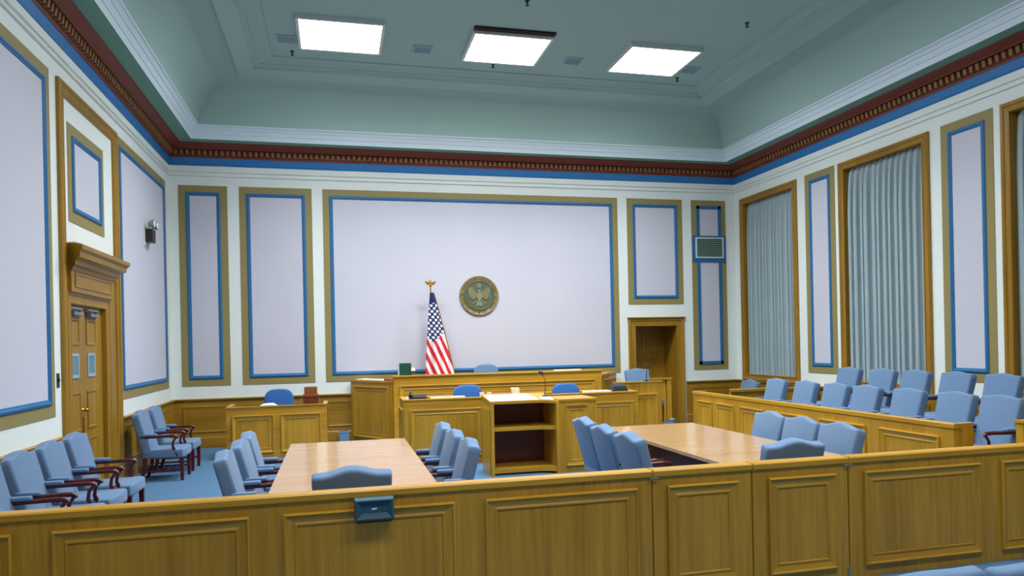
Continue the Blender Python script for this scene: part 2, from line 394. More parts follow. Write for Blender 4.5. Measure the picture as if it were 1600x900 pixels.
hd = [(0, 2.85), (0.07, 2.85), (0.09, 2.89), (0.12, 2.91), (0.125, 2.96), (0.16, 2.98), (0.19, 2.99), (0.20, 3.05), (0.23, 3.08), (0.235, 3.13), (0.12, 3.17), (0, 3.17)]
q = MB(); vs = []
for y, s in ((9.30, -1), (10.93, 1)): vs.append([V(XL + p, y + s * max(0, p - 0.06) * 0.95, z) for p, z in hd])
N = len(hd); q.add(vs[0] + vs[1], [tuple(range(N)), tuple(range(2 * N - 1, N - 1, -1))] + [(i, (i + 1) % N, N + (i + 1) % N, N + i) for i in range(N)])
q.build('hood', 'frame_oak_y', d2)
XD = XL - 0.05
for side, (y0, y1) in enumerate(((LY0 - 0.01, 10.017), (10.023, LY1 + 0.01))):
    lf = bx('door_leaf', XD - 0.045, XD, y0, y1, 0.0, LZ + 0.02, 'frame_oak_z', d2)
    yc = 9.68 if side == 0 else 10.285
    for (z0, z1) in ((0.15, 0.80), (0.92, 1.40), (1.98, 2.30)):
        MB().frame((XD, yc - 0.17, z0), uy, (0, 0, 1), nl, 0.36, z1 - z0, [(0, 0), (0, 0.012), (0.02, 0.012), (0.045, -0.014), (0.055, -0.014)], fill=True).build('leaf_panel', 'frame_oak_z', lf)
    MB().frame((XD, yc - 0.14, 1.575), uy, (0, 0, 1), nl, 0.28, 0.30, [(0, 0), (0, 0.012), (0.035, 0.012), (0.04, 0.0)]).build('vision_frame', 'vent_blue', lf)
    bx('vision_glass', XD - 0.001, XD + 0.004, yc - 0.105, yc + 0.105, 1.61, 1.84, 'vision_glass', lf)
    c = MB(); c.box(XD, XD + 0.06, yc - 0.13, yc + 0.17, 2.335, 2.385, 0.008); c.tube([(XD + 0.03, yc + 0.1, 2.39), (XD + 0.10, yc - 0.02, 2.405), (XD + 0.03, yc - 0.18, 2.42)], 0.012); c.build('door_closer', 'grey_metal', lf)
    bx('closer_plate', XD, XD + 0.008, yc - 0.19, yc + 0.20, 2.31, 2.445, 'mahogany', lf)
    if side == 0:
        k = MB(); k.lathe([(0.0, 0.07), (0.022, 0.065), (0.03, 0.045), (0.022, 0.03), (0.012, 0.02), (0.03, 0.0)], (XD, y1 - 0.07, 1.17), 14, 'x'); k.build('door_knob', 'brass', lf, smooth=40)
        bx('push_plate', XD, XD + 0.006, y1 - 0.10, y1 - 0.04, 0.72, 1.08, 'brass', lf)

for (y0, y1) in ((9.255, LY0 - 0.155), (LY1 + 0.155, 11.175)):
    bx('side_board', XL, XL + 0.012, y0, y1, 0, 2.86, 'frame_oak_z', d2)
# ---- windows with oak frames (glass behind the closed curtains)
WF = [(0, 0), (0, 0.035), (0.015, 0.05), (0.05, 0.045), (0.065, 0.028), (0.11, 0.022), (0.12, 0.035), (0.135, 0.03), (0.14, -0.28)]
for i, (a, b) in enumerate(WIN):
    wn = struct(thing('window_%d' % (i + 1), None, None, (XR, (a + b) / 2, 0.96)))
    MB().frame((XR, a, 0.945), uy, (0, 0, 1), nr, b - a, 5.02 - 0.945, WF).build('window_frame', 'frame_oak_z', wn)
    bx('window_pane', XR + 0.24, XR + 0.25, a + 0.1, b - 0.1, 0.95, 4.9, 'night_glass', wn)
    q = MB(); q.box(XR + 0.2, XR + 0.26, (a + b) / 2 - 0.03, (a + b) / 2 + 0.03, 1.0, 4.85)
    for z in (1.9, 2.9, 3.9): q.box(XR + 0.2, XR + 0.26, a + 0.12, b - 0.12, z - 0.02, z + 0.02)
    q.build('glazing_bar', 'white_metal', wn)

# ================================================================== FIXTURES
def lab(o, l, c, g=None): return tag(o, l, c, g)
lights_lab = {0: 'leftmost glowing square ceiling light panel over the front of the courtroom', 1: 'middle glowing square ceiling light panel with a dark gap along its near edge', 2: 'rightmost glowing square ceiling light panel over the front of the courtroom'}
for r, yc in enumerate((11.58, 8.2, 4.8, 1.4)):
    for c, xc in enumerate((0.17, 2.85, 5.5)):
        t = thing('ceiling_light', lights_lab[c] if r == 0 else 'square ceiling light panel of the dimmer rows above and behind the view', 'ceiling light', (xc, yc, ZC), 'ceiling light panels')
        zb = 6.755
        f = MB(); f.frame((xc - 0.66, yc - 0.585, ZC), (1, 0, 0), (0, 1, 0), (0, 0, -1), 1.32, 1.17, [(0, 0), (0, ZC - zb), (0.045, ZC - zb), (0.05, ZC - zb - 0.012)]); f.build('light_frame', 'white_metal', t)
        bx('diffuser', xc - 0.612, xc + 0.612, yc - 0.538, yc + 0.538, zb + 0.004, zb + 0.012, 'diffuser' if r == 0 else 'diffuser_dimmed', t)
        ld = bpy.data.lights.new('lamp', 'AREA'); ld.shape = 'RECTANGLE'; ld.size = 1.2; ld.size_y = 1.05; ld.energy = LAMP_W * (1.18, 0.72, 0.42, 0.46)[r]; ld.spread = LAMP_SPREAD; ld.color = LIGHT_COL
        lo = bpy.data.objects.new('lamp', ld); COL.objects.link(lo); lo.parent = t; lo.location = (0, 0, zb - ZC - 0.004)
        if r == 0 and c == 1: bx('gap_strip', xc - 0.66, xc + 0.66, yc - 0.70, yc - 0.595, ZC - 0.03, ZC - 0.001, 'dark_void', t)
for i, xc in enumerate((-0.67, 1.50, 4.14, 6.40)):
    who = ['left of the leftmost ceiling light', 'between the left and middle ceiling lights', 'between the middle and right ceiling lights', 'right of the rightmost ceiling light'][i]
    t = thing('ceiling_vent', 'small blue-grey square air vent %s' % who, 'vent', (xc, 11.93, ZC), 'ceiling air vents')
    MB().frame((xc - 0.16, 11.78, ZC), (1, 0, 0), (0, 1, 0), (0, 0, -1), 0.32, 0.30, [(0, 0), (0, 0.012), (0.03, 0.018), (0.035, 0.004)], fill=True).build('vent_frame', 'vent_blue', t)
    for k in range(5): bx('slat', xc - 0.12, xc + 0.12, 11.825 + k * 0.045, 11.845 + k * 0.045, ZC - 0.016, ZC - 0.006, 'vent_blue', t)
for i, (x, y) in enumerate(((-0.61, 12.42), (2.79, 12.33), (6.35, 12.35), (2.78, 9.96), (6.35, 9.98))):
    who = ['beside the leftmost ceiling light', 'behind the middle ceiling light', 'beside the rightmost ceiling light', 'at the top edge above the middle light', 'towards the right wall, above the rightmost light'][i]
    t = thing('sprinkler_head', 'small dark fire sprinkler on the ceiling %s' % who, 'sprinkler', (x, y, ZC), 'ceiling sprinklers')
    MB().lathe([(0.035, ZC), (0.035, ZC - 0.008), (0.012, ZC - 0.012), (0.012, ZC - 0.06)], (x, y, 0), 12).build('stem', 'dark_metal', t)
    MB().lathe([(0.0, ZC - 0.06), (0.03, ZC - 0.062), (0.03, ZC - 0.068), (0.0, ZC - 0.07)], (x, y, 0), 12).build('deflector', 'dark_metal', t)

# air grille on the narrow panel
t = thing('air_grille', 'green louvred air grille with white frame high on the narrow wall panel', 'air grille', (8.285, D - 0.03, 3.92))
MB().frame((7.935, D - 0.026, 3.715), ux, (0, 0, 1), nb, 0.70, 0.47, [(0, 0), (0, 0.02), (0.03, 0.024), (0.035, 0.004)], fill=True).build('grille_frame', 'white_metal', t)
bx('grille_back', 7.97, 8.60, D - 0.034, D - 0.031, 3.75, 4.15, 'dark_metal', t)
for k in range(9):
    z = 3.757 + k * 0.0435
    MB().prism([(7.972, D - 0.034, z), (7.972, D - 0.05, z), (7.972, D - 0.036, z + 0.026), (7.972, D - 0.034, z + 0.026)], (0.626, 0, 0)).build('louvre', 'vent_green', t)

# bronze seal
sx, sz = 2.93, 2.89
t = thing('wall_seal', 'round bronze seal with an eagle mounted on the large wall panel', 'seal', (sx, D - 0.01, sz))
MB().lathe([(0.0, 0.0), (0.415, 0.0), (0.415, 0.03), (0.40, 0.042), (0.385, 0.034), (0.0, 0.034)], (sx, D - 0.008, sz), 64, 'y').build('disc', 'bronze', t, smooth=35)
MB().lathe([(0.0, 0.03), (0.315, 0.03), (0.315, 0.052), (0.30, 0.056), (0.285, 0.042), (0.0, 0.038)], (sx, D - 0.008, sz), 64, 'y').build('field', 'bronze_green', t, smooth=35)
q = MB(); yy = D - 0.008 - 0.034
nl_ = 34
for k in range(nl_):          # worn raised lettering round the rim, not legible
    if k in (0, 8, 14, 20, 27): continue
    g = 2 * PI * k / nl_; M = Matrix.Translation((sx, yy, sz)) @ Matrix.Rotation(g, 4, 'Y') @ Matrix.Translation((0, 0, 0.35))
    h = 0.024
    q.box(-0.018, -0.010, -0.010, 0.004, -h, h, M=M); 
    if k % 3 != 1: q.box(0.008, 0.016, -0.010, 0.004, -h, h, M=M)
    if k % 2: q.box(-0.012, 0.012, -0.010, 0.004, h - 0.008, h, M=M)
    if k % 3: q.box(-0.012, 0.012, -0.010, 0.004, -0.005, 0.005, M=M)
tag(q.build('rim_lettering', 'gold', t), kind='stuff')
ye = D - 0.008 - 0.04
def relief(name, pts, th, m):
    return MB().prism([(sx + a, ye, sz + b) for a, b in pts], (0, -th, 0)).build(name, m, t)
for s in (-1, 1):
    wing = [(s * 0.03, 0.06), (s * 0.10, 0.10), (s * 0.15, 0.16), (s * 0.22, 0.19), (s * 0.235, 0.10), (s * 0.215, 0.02), (s * 0.18, -0.05), (s * 0.13, -0.09), (s * 0.08, -0.06), (s * 0.04, -0.02)]
    wg = relief('eagle_wing', wing, 0.014, 'bronze')
    for k in range(5):
        a0 = V(s * (0.085 + 0.02 * k), 0, 0.075 + 0.022 * k); a1 = V(s * (0.11 + 0.026 * k), 0, -0.07 + 0.03 * k)
        MB().tube([(sx + a0.x, ye - 0.015, sz + a0.z), (sx + a1.x, ye - 0.015, sz + a1.z)], 0.006, 6).build('feather', 'eagle_bronze', wg)
    relief('eagle_leg', [(s * 0.03, -0.08), (s * 0.06, -0.08), (s * 0.13, -0.15), (s * 0.16, -0.17), (s * 0.12, -0.18), (s * 0.08, -0.15)], 0.012, 'bronze')
relief('eagle_tail', [(-0.03, -0.10), (0.03, -0.10), (0.08, -0.20), (0.03, -0.22), (0, -0.20), (-0.03, -0.22), (-0.08, -0.20)], 0.012, 'eagle_bronze')
relief('eagle_head', [(-0.02, 0.06), (0.025, 0.06), (0.03, 0.11), (0.01, 0.13), (-0.02, 0.125), (-0.055, 0.105), (-0.025, 0.10)], 0.018, 'eagle_bronze')
relief('shield', [(-0.055, 0.055), (0.055, 0.055), (0.058, -0.03), (0.03, -0.09), (0, -0.105), (-0.03, -0.09), (-0.058, -0.03)], 0.022, 'eagle_bronze')
MB().lathe([(0.0, 0.0), (0.05, 0.0), (0.05, 0.008), (0, 0.012)], (sx, ye, sz + 0.205), 20, 'y').build('star_cluster', 'bronze', t)

# emergency light on the left wall
ey, ez = 12.98, 3.84
t = thing('emergency_light', 'twin-head emergency light on a small box on the left wall panel', 'light', (XL + 0.01, ey, ez))
MB().box(XL + 0.006, XL + 0.13, ey - 0.11, ey + 0.11, ez - 0.16, ez + 0.06, 0.01).build('battery_box', 'dark_metal', t)
bx('wall_plate', XL + 0.006, XL + 0.02, ey - 0.17, ey + 0.17, ez - 0.22, ez + 0.16, 'white_metal', t)
for s in (-1, 1):
    h = MB(); h.tube([(XL + 0.08, ey + s * 0.09, ez + 0.05), (XL + 0.08, ey + s * 0.10, ez + 0.10)], 0.012); h.lathe([(0.0, -0.06), (0.03, -0.055), (0.06, -0.01), (0.075, 0.04), (0.07, 0.045)], (XL + 0.12, ey + s * 0.10, ez + 0.14), 18, 'x')
    hh = h.build('lamp_head', 'grey_metal', t, smooth=40)
    MB().lathe([(0.068, 0.036), (0.05, 0.05), (0.0, 0.058)], (XL + 0.12, ey + s * 0.10, ez + 0.14), 18, 'x').build('lens', 'lamp_glass', hh, smooth=40)
# light switch
t = thing('light_switch', 'small dark wall switch plate beside the double door', 'switch', (XL, 8.99, 1.58))
bx('plate', XL, XL + 0.008, 8.955, 9.025, 1.50, 1.66, 'dark_metal', t); bx('toggle', XL + 0.008, XL + 0.022, 8.982, 8.998, 1.565, 1.60, 'black_plastic', t)

# ---- curtains
def curtain(i, a, b, label):
    y0, y1 = a + 0.145, b - 0.145; n = 312; z0, z1 = 0.99, 4.872; rows = [z1, z1 - 0.05, z1 - 0.14, z1 - 0.35, z1 - 0.8, 3.2, 2.2, 1.4, z0]
    rnd = random.Random(20 + i); ph = [rnd.uniform(-0.7, 0.7) for _ in range(40)]; am = [rnd.uniform(0.55, 1.25) for _ in range(40)]
    folds = 13; vs = []; fs = []
    for side in (0, 1):
        for r, z in enumerate(rows):
            k = min(1.0, r / 4.0)
            for j in range(n + 1):
                s = j / n; f = s * folds; c = int(f); w_ = f - c
                p = ph[c % 40] * (1 - w_) + ph[(c + 1) % 40] * w_; A = am[c % 40] * (1 - w_) + am[(c + 1) % 40] * w_
                amp = (0.022 + 0.036 * k) * A
                x = XR + 0.12 - amp * 1.75 * abs(math.sin(PI * (f + 0.12 * p * k))) ** 0.8 + 0.012 * k * math.sin(2 * PI * f * 0.5 + p * 2) + side * 0.004
                yy_ = y0 + (y1 - y0) * s + 0.012 * k * math.sin(4 * PI * f + p)
                vs.append((x, yy_, z + (0.02 * math.sin(2 * PI * f) if r == 0 else 0)))
    R, Cn = len(rows), n + 1
    for side in (0, 1):
        o = side * R * Cn
        for r in range(R - 1):
            for j in range(n): fs.append((o + r * Cn + j, o + r * Cn + j + 1, o + (r + 1) * Cn + j + 1, o + (r + 1) * Cn + j))
    t = thing('curtain', label, 'curtain', (XR + 0.075, (a + b) / 2, z0), 'pleated window curtains')
    MB().add(vs, fs).build('curtain_cloth', 'curtain_cloth', t, smooth=60)
    MB().tube([(XR + 0.19, y0 - 0.0, z1 - 0.06), (XR + 0.19, y1 + 0.0, z1 - 0.06)], 0.012).build('curtain_rod', 'dark_metal', t)
cl = ['floor-length blue-grey pleated curtain in the window nearest the back wall', 'blue-grey pleated curtain in the wide window behind the middle jury chairs', 'sliver of blue-grey curtain in the window at the right edge of the view', 'blue-grey curtain in the window beside the gallery, outside the view']
for i, (a, b) in enumerate(WIN[:3]): curtain(i, a, b, cl[i])

# ================================================================== FURNITURE
# ---- gallery bar: two fixed sections and a pair of gates
YB0, YB1, HB = 4.82, 4.90, 0.95
def bar_section(name, label, cat, x0, x1, panels, group=None):
    t = thing(name, label, cat, ((x0 + x1) / 2, (YB0 + YB1) / 2, 0), group)
    bx('body', x0, x1, YB0, YB1, 0.02 if cat == 'gate' else 0.0, 0.905, 'oak_z', t)
    q = MB(); pr = [(YB0 - 0.012, 0.898), (YB0 - 0.018, 0.905), (YB0 - 0.018, 0.94), (YB0 - 0.008, 0.95), (YB1 + 0.008, 0.95), (YB1 + 0.018, 0.94), (YB1 + 0.018, 0.905), (YB1 + 0.012, 0.898)]
    q.prism([(x0, y, z) for y, z in pr], (x1 - x0, 0, 0)).build('top_rail', 'oak_x', t)
    for (a, b) in panels:
        wood_panel(t, (a, YB0, 0.092), ux, nb, b - a, 0.738)
        wood_panel(t, (b, YB1, 0.092), (-1, 0, 0), (0, 1, 0), b - a, 0.738)
    return t
lb = bar_section('gallery_rail', 'long oak panelled gallery rail left of the swing gates', 'railing', XL + 0.07, 2.205, [(-2.95, -1.88), (-1.67, -0.555), (-0.35, 0.76), (0.97, 2.092)])
g1 = bar_section('swing_gate', 'left leaf of the oak swing gate in the gallery rail', 'gate', 2.216, 3.018, [(2.327, 2.908)], 'pair of swing gates')
g2 = bar_section('swing_gate', 'right leaf of the oak swing gate in the gallery rail', 'gate', 3.030, 3.862, [(3.158, 3.752)], 'pair of swing gates')
rb = bar_section('gallery_rail', 'oak panelled gallery rail right of the swing gates', 'railing', 3.876, XR - 0.07, [(4.007, 5.125), (5.338, 6.45), (6.66, 7.77)])
for g, xs in ((g1, 2.216), (g2, 3.862)):
    q = MB(); q.box(xs - 0.03 if g is g1 else xs - 0.04, xs + 0.04 if g is g1 else xs + 0.03, YB0 - 0.024, YB0 - 0.018, 0.888, 0.898); q.build('hinge', 'grey_metal', g)
    MB().tube([(xs, YB0 - 0.006, 0.02), (xs, YB0 - 0.006, 0.09)], 0.012).build('bottom_pivot', 'grey_metal', g)

# speaker hung on the front of the rail
t = thing('wall_speaker', 'dark teal loudspeaker with a small white badge on the gallery rail', 'speaker', (0.215, YB0 - 0.03, 0.83))
sx0, sx1, sz0, sz1 = 0.095, 0.345, 0.765, 0.905
q = MB(); y0 = YB0 - 0.02
q.frame((sx0, y0, sz0), ux, (0, 0, 1), nb, sx1 - sx0, sz1 - sz0, [(0, 0), (0, 0.075), (0.008, 0.085), (0.014, 0.085), (0.045, 0.062)], fill=True).build('speaker_face', 'speaker_teal', t)
bx('speaker_back', sx0 + 0.008, sx1 - 0.008, y0 + 0.0005, YB0 - 0.001, sz0 - 0.02, sz1 - 0.02, 'speaker_base', t)
q = MB(); q.prism([(sx0 + 0.006, y0 - 0.07, sz0 - 0.001), (sx1 - 0.006, y0 - 0.07, sz0 - 0.001), (sx1 - 0.012, y0, sz0 - 0.032), (sx0 + 0.012, y0, sz0 - 0.032), (sx0 + 0.012, y0, sz0 - 0.001), (sx1 - 0.012, y0, sz0 - 0.001)][:4], (0, 0, 0.0005)).build('speaker_underside', 'speaker_base', t)
MB().prism([(0.200, y0 - 0.0625, 0.832), (0.232, y0 - 0.0625, 0.832), (0.240, y0 - 0.0625, 0.842), (0.208, y0 - 0.0625, 0.842)], (0, -0.002, 0)).build('maker_badge', 'paper', t)

# ---- counsel tables
def counsel_table(label, x0, x1, y0, y1):
    t = thing('counsel_table', label, 'table', ((x0 + x1) / 2, (y0 + y1) / 2, 0), 'counsel tables')
    bx('table_top', x0, x1, y0, y1, 0.71, 0.75, 'table_oak', t, 0.004)
    q = MB().frame((x0 + 0.37, y0 + 0.37, 0.60), (1, 0, 0), (0, 1, 0), (0, 0, 1), x1 - x0 - 0.74, y1 - y0 - 0.74, [(0, 0.0), (0, 0.11), (0.03, 0.11), (0.03, 0.0), (0, 0)])
    q.build('apron', 'mahogany', t)
    bx('modesty_panel', x0 + 0.41, x0 + 0.43, y0 + 0.45, y1 - 0.40, 0.06, 0.60, 'mahogany', t)
    for x in (x0 + 0.18, x1 - 0.18):
        for y in (y0 + 0.18, y1 - 0.18):
            MB().tube([(x, y, 0), (x, y, 0.71)], [0.045, 0.062], 4).build('leg', 'mahogany', t)
    return t
counsel_table('pale oak counsel table on the left, end towards the gallery rail', -0.545, 0.795, 5.62, 8.88)
counsel_table('pale oak counsel table on the right, in front of the jury box', 3.42, 4.71, 5.62, 8.93)

# ---- armchair: built once, copied for every place
def camel(wb, wt, hb, hump, n=16):
    pts = [(-wb / 2, 0), (wb / 2, 0), (wt / 2, hb - 0.06), (wt / 2, hb - 0.015)]
    for k in range(n + 1):
        s = 1 - 2 * k / n
        pts.append((s * (wt / 2 - 0.014), hb + hump * (0.5 + 0.5 * math.cos(PI * min(1, abs(s) / 0.82)))))
    pts.append((-wt / 2, hb - 0.015)); pts.append((-wt / 2, hb - 0.06))
    return pts
TILT = 0.262
def armchair_parts(gallery=False, W=0.57, hump=0.045):
    P = []
    dr = V(0, -math.sin(TILT), math.cos(TILT)); nn = V(0, math.cos(TILT), math.sin(TILT)); B = V(0, -0.205, 0.40)
    P.append(('backrest', MB().pillow(camel(W - 0.04, W, 0.64 - hump, hump), 0.075 if gallery else 0.115, 0.026, lambda a, b, c: B + V(a, 0, 0) + dr * b + nn * c).mesh('backrest', 'chair_blue', 50), None))
    if gallery: P.append(('back_panel', MB().pillow(camel(0.45, 0.49, 0.53, 0.04), 0.012, 0.004, lambda a, b, c: B + V(a, 0, 0) + dr * (b + 0.02) + nn * (c - 0.043)).mesh('back_panel', 'mahogany', 50), None))
    so = [(-0.25, -0.27), (0.25, -0.27), (0.285, 0.27), (0.24, 0.295), (-0.24, 0.295), (-0.285, 0.27)]
    P.append(('seat', MB().pillow(so, 0.135, 0.03, lambda a, b, c: V(a, b, 0.395 + c)).mesh('seat', 'chair_blue', 50), None))
    for s in (-1, 1):
        x = s * 0.258
        a = MB(); a.tube([(x, -0.30, 0.64), (x, -0.10, 0.643), (x, 0.10, 0.65), (x, 0.185, 0.645), (x, 0.21, 0.62)], [0.02, 0.02, 0.022, 0.022, 0.014], 8)
        a.tube([(x, 0.19, 0.635), (x, 0.145, 0.57), (x, 0.135, 0.50), (x, 0.17, 0.42), (x, 0.20, 0.36)], [0.016, 0.016, 0.018, 0.022, 0.026], 8)
        P.append(('arm', a.mesh('arm', 'mahogany', 50), None))
        P.append(('arm_pad', MB().box(x - 0.031, x + 0.031, -0.27, -0.07, 0.655, 0.693, 0.013).mesh('arm_pad', 'chair_blue', 50), len(P) - 1))
        P.append(('leg', MB().tube([(s * 0.25, 0.255, 0.33), (s * 0.25, 0.255, 0.0)], [0.036, 0.030], 4).mesh('leg', 'mahogany'), None))
        P.append(('leg', MB().tube([(s * 0.225, -0.235, 0.36), (s * 0.225, -0.26, 0.15), (s * 0.225, -0.31, 0.0)], [0.036, 0.033, 0.028], 4).mesh('leg', 'mahogany'), None))
        P.append(('stretcher', MB().tube([(s * 0.25, 0.255, 0.15), (s * 0.228, -0.26, 0.15)], 0.016, 4).mesh('stretcher', 'mahogany'), None))
    P.append(('stretcher', MB().tube([(-0.24, 0.03, 0.15), (0.24, 0.03, 0.15)], 0.015, 4).mesh('stretcher', 'mahogany'), None))
    P.append(('stretcher', MB().tube([(-0.225, -0.25, 0.20), (0.225, -0.25, 0.20)], 0.015, 4).mesh('stretcher', 'mahogany'), None))
    return P
def spawn(parts, name, label, cat, loc, rz, group):
    t = thing(name, label, cat, loc, group); t.rotation_euler = (0, 0, rz); made = []
    for (n, me, pi) in parts:
        o = bpy.data.objects.new(n, me); COL.objects.link(o); o.parent = t if pi is None else made[pi]; made.append(o)
    return t
AC = armchair_parts(); GC = armchair_parts(True, 0.60, 0.012); JC = armchair_parts(False, 0.50, 0.026)
RX, LX = -PI / 2, PI / 2            # facing +x, facing -x
TOP = 0.36                          # the top of the back is this far behind the chair's centre
def chair(label, x, y, rz, group, z=0.0, parts=None, name='armchair'): return spawn(parts or AC, name, label, 'chair', (x, y, z), rz, group)
nf = ['nearest the gallery rail', 'in the middle of that side', 'farthest from the gallery rail']
for k, (y, x) in enumerate(((6.62, -0.97), (7.30, -0.93), (8.0, -0.93))): chair('blue armchair on the left side of the left table, %s' % nf[k], x + TOP, y, RX + [0.03, -0.02, 0.02][k], 'chairs at the left counsel table')
for k, (y, x) in enumerate(((6.58, 1.20), (7.27, 1.18), (7.98, 1.16))): chair('blue armchair on the right side of the left table, %s' % nf[k], x - TOP, y, LX + [-0.02, 0.02, 0.0][k], 'chairs at the left counsel table')
chair('blue armchair with its back to the gallery rail at the end of the left table', 0.095, 5.34 + TOP, 0.0, 'chairs at the left counsel table')
for k, (y, x) in enumerate(((6.40, 2.70), (7.07, 2.70), (7.85, 2.76))): chair('blue armchair on the left side of the right table, %s' % nf[k], x + TOP, y, RX, 'chairs at the right counsel table')
for k, (y, x) in enumerate(((6.24, 4.94), (6.86, 4.95), (7.50, 4.98))): chair('blue armchair on the right side of the right table, %s' % nf[k], x - TOP + 0.02, y, LX, 'chairs at the right counsel table')
chair('blue armchair with its back to the swing gates at the end of the right table', 3.80, 5.40 + TOP, 0.0, 'chairs at the right counsel table')
wl = ['cut off by the left edge of the view', 'third from the double door', 'second from the double door', 'next to the double door']
for k, y in enumerate((6.56, 7.28, 7.98, 8.70)): chair('blue armchair along the left wall, %s' % wl[k], -2.80 + TOP, y, RX, 'chairs along the left wall, gallery side of the door')
chair('blue armchair by the left wall, just past the double door', -2.82 + TOP, 11.50, RX, 'pair of chairs in the back left corner')
chair('blue armchair by the left wall, nearest the back corner', -2.82 + TOP, 12.29, RX, 'pair of chairs in the back left corner')
ordn = ['first', 'second', 'third', 'fourth', 'fifth', 'sixth', 'seventh']
for k, y in enumerate((10.60, 9.83, 9.13, 8.50, 7.75, 7.02, 6.42)): chair('blue jury chair, %s from the back wall in the front row' % ordn[k], 7.19 - TOP, y, LX, 'jury chairs in the front row', 0.18, JC, name='jury_chair')
for k, y in enumerate((10.18, 9.43, 8.78, 8.06, 7.36)): chair('blue jury chair, %s from the back wall in the raised rear row' % ordn[k], 8.27 - TOP, y, LX, 'jury chairs in the raised rear row', 0.35, JC, name='jury_chair')
chair('lone blue armchair on the floor behind the jury box, below the far window', 8.42 - TOP, 13.36, LX, 'chairs by the far window', 0.0)
chair('blue gallery chair at the bottom edge, left of the corner one', 2.03, 2.20 + TOP, 0.10, 'gallery chairs at the bottom right', 0.0, GC, 'gallery_chair')
chair('blue gallery chair in the bottom right corner of the view', 2.68, 2.185 + TOP, -0.03, 'gallery chairs at the bottom right', 0.0, GC, 'gallery_chair')

# ---- jury box
t = thing('jury_rail', 'long oak panelled front rail of the jury box', 'railing', (6.29, 9.0, 0))
JX0, JX1, JY0, JY1 = 6.25, 6.33, 6.17, 11.80
bx('front_wall', JX0, JX1, JY0, JY1, 0, 0.905, 'oak_z', t)
q = MB(); pr = [(JX0 - 0.012, 0.90), (JX0 - 0.012, 0.945), (JX0 - 0.006, 0.95), (JX1 + 0.006, 0.95), (JX1 + 0.012, 0.945), (JX1 + 0.012, 0.90)]
q.prism([(x, JY0 - 0.01, z) for x, z in pr], (0, JY1 - JY0 + 0.02, 0)).build('top_rail', 'oak_y', t)
pys = [(6.35, 7.22), (7.45, 8.30), (8.52, 9.36), (9.58, 10.24), (10.42, 11.0), (11.12, 11.62)]
for a, b in pys: wood_panel(t, (JX0, b, 0.1), (0, -1, 0), (-1, 0, 0), b - a, 0.70)
bx('end_return', JX1 + 0.001, 6.50, JY0, JY0 + 0.06, 0, 0.95, 'oak_z', t)
bx('far_return', JX1 + 0.001, 6.48, JY1 - 0.06, JY1, 0, 0.95, 'oak_z', t)
t = thing('jury_partition', 'oak partition closing the far end of the jury box', 'partition', (8.0, 11.9, 0))
q = MB(); q.box(7.06, XR - 0.07, 11.86, 11.94, 0.0, 0.90); q.build('far_wall', 'oak_z', t)
q = MB(); q.prism([(6.98, 11.80, 0.90), (XR - 0.07, 11.84, 0.90), (XR - 0.07, 11.97, 0.90), (7.10, 11.97, 0.90)], (0, 0, 0.045)).build('far_rail', 'oak_x', t)
t = thing('jury_partition', 'oak partition at the near end of the jury box, by the right edge', 'partition', (7.8, 5.8, 0))
bx('near_wall', 6.68, XR - 0.07, 5.76, 5.84, 0, 0.98, 'oak_z', t)
bx('near_rail', 6.665, XR - 0.07, 5.745, 5.855, 0.98, 1.005, 'oak_x', t)
bx('jury_platform', JX1 + 0.005, 7.44, 5.90, 11.85, 0, 0.179, 'carpet', floor)
bx('jury_platform', 7.44, XR - 0.07, 5.90, 11.85, 0, 0.349, 'carpet', floor)

# ---- judge's bench with slanted wings
t = thing('judges_bench', "long raised oak judge's bench with slanted side wings below the seal", 'bench', (3.1, 13.9, 0))
BY, BZ, BXa, BXb = 13.55, 1.315, 1.03, 5.17
bx('front_wall', BXa, BXb, BY, BY + 0.10, 0, BZ - 0.03, 'oak_x', t)
bx('top_rail', BXa - 0.02, BXb + 0.02, BY - 0.02, BY + 0.16, BZ - 0.03, BZ, 'oak_x', t, 0.004)
wood_panel(t, (1.14, BY, 0.88), ux, nb, 3.90, 0.25, 'oak_x')
wood_panel(t, (1.14, BY, 0.14), ux, nb, 3.90, 0.62, 'oak_x')
bx('desk_shelf', BXa + 0.05, BXb - 0.05, BY + 0.10, BY + 0.55, BZ - 0.16, BZ - 0.12, 'oak_x', t)
bx('bench_platform', 1.0, 5.2, BY + 0.10, D - 0.05, 0, 0.349, 'carpet', floor)
def wing(p, q, out):
    p, q = Vector((*p, 0)), Vector((*q, 0)); u = (q - p); L = u.length; u.normalize(); n = V(u.y, -u.x, 0)
    if n.dot(Vector((*out, 0))) < 0: n = -n
    MB().prism([p, q, q - n * 0.08, p - n * 0.08], (0, 0, 1.18)).build('wing_wall', 'oak_z', t)
    a, b = p + n * 0.015, q + n * 0.015
    MB().prism([a + V(0, 0, 1.18), b + V(0, 0, 1.18), b - n * 0.36 + V(0, 0, 1.18), a - n * 0.36 + V(0, 0, 1.18)], (0, 0, 0.035)).build('wing_top', 'oak_x', t)
    o = p if n.cross(u).z > 0 else q; uu_ = u if o is p else -u
    wood_panel(t, o + uu_ * 0.10 + V(0, 0, 0.10), uu_, n, L - 0.22, 1.0)
wing((0.27, 14.66), (1.01, 13.60), (-1, -1)); wing((5.93, 14.66), (5.19, 13.60), (1, -1))

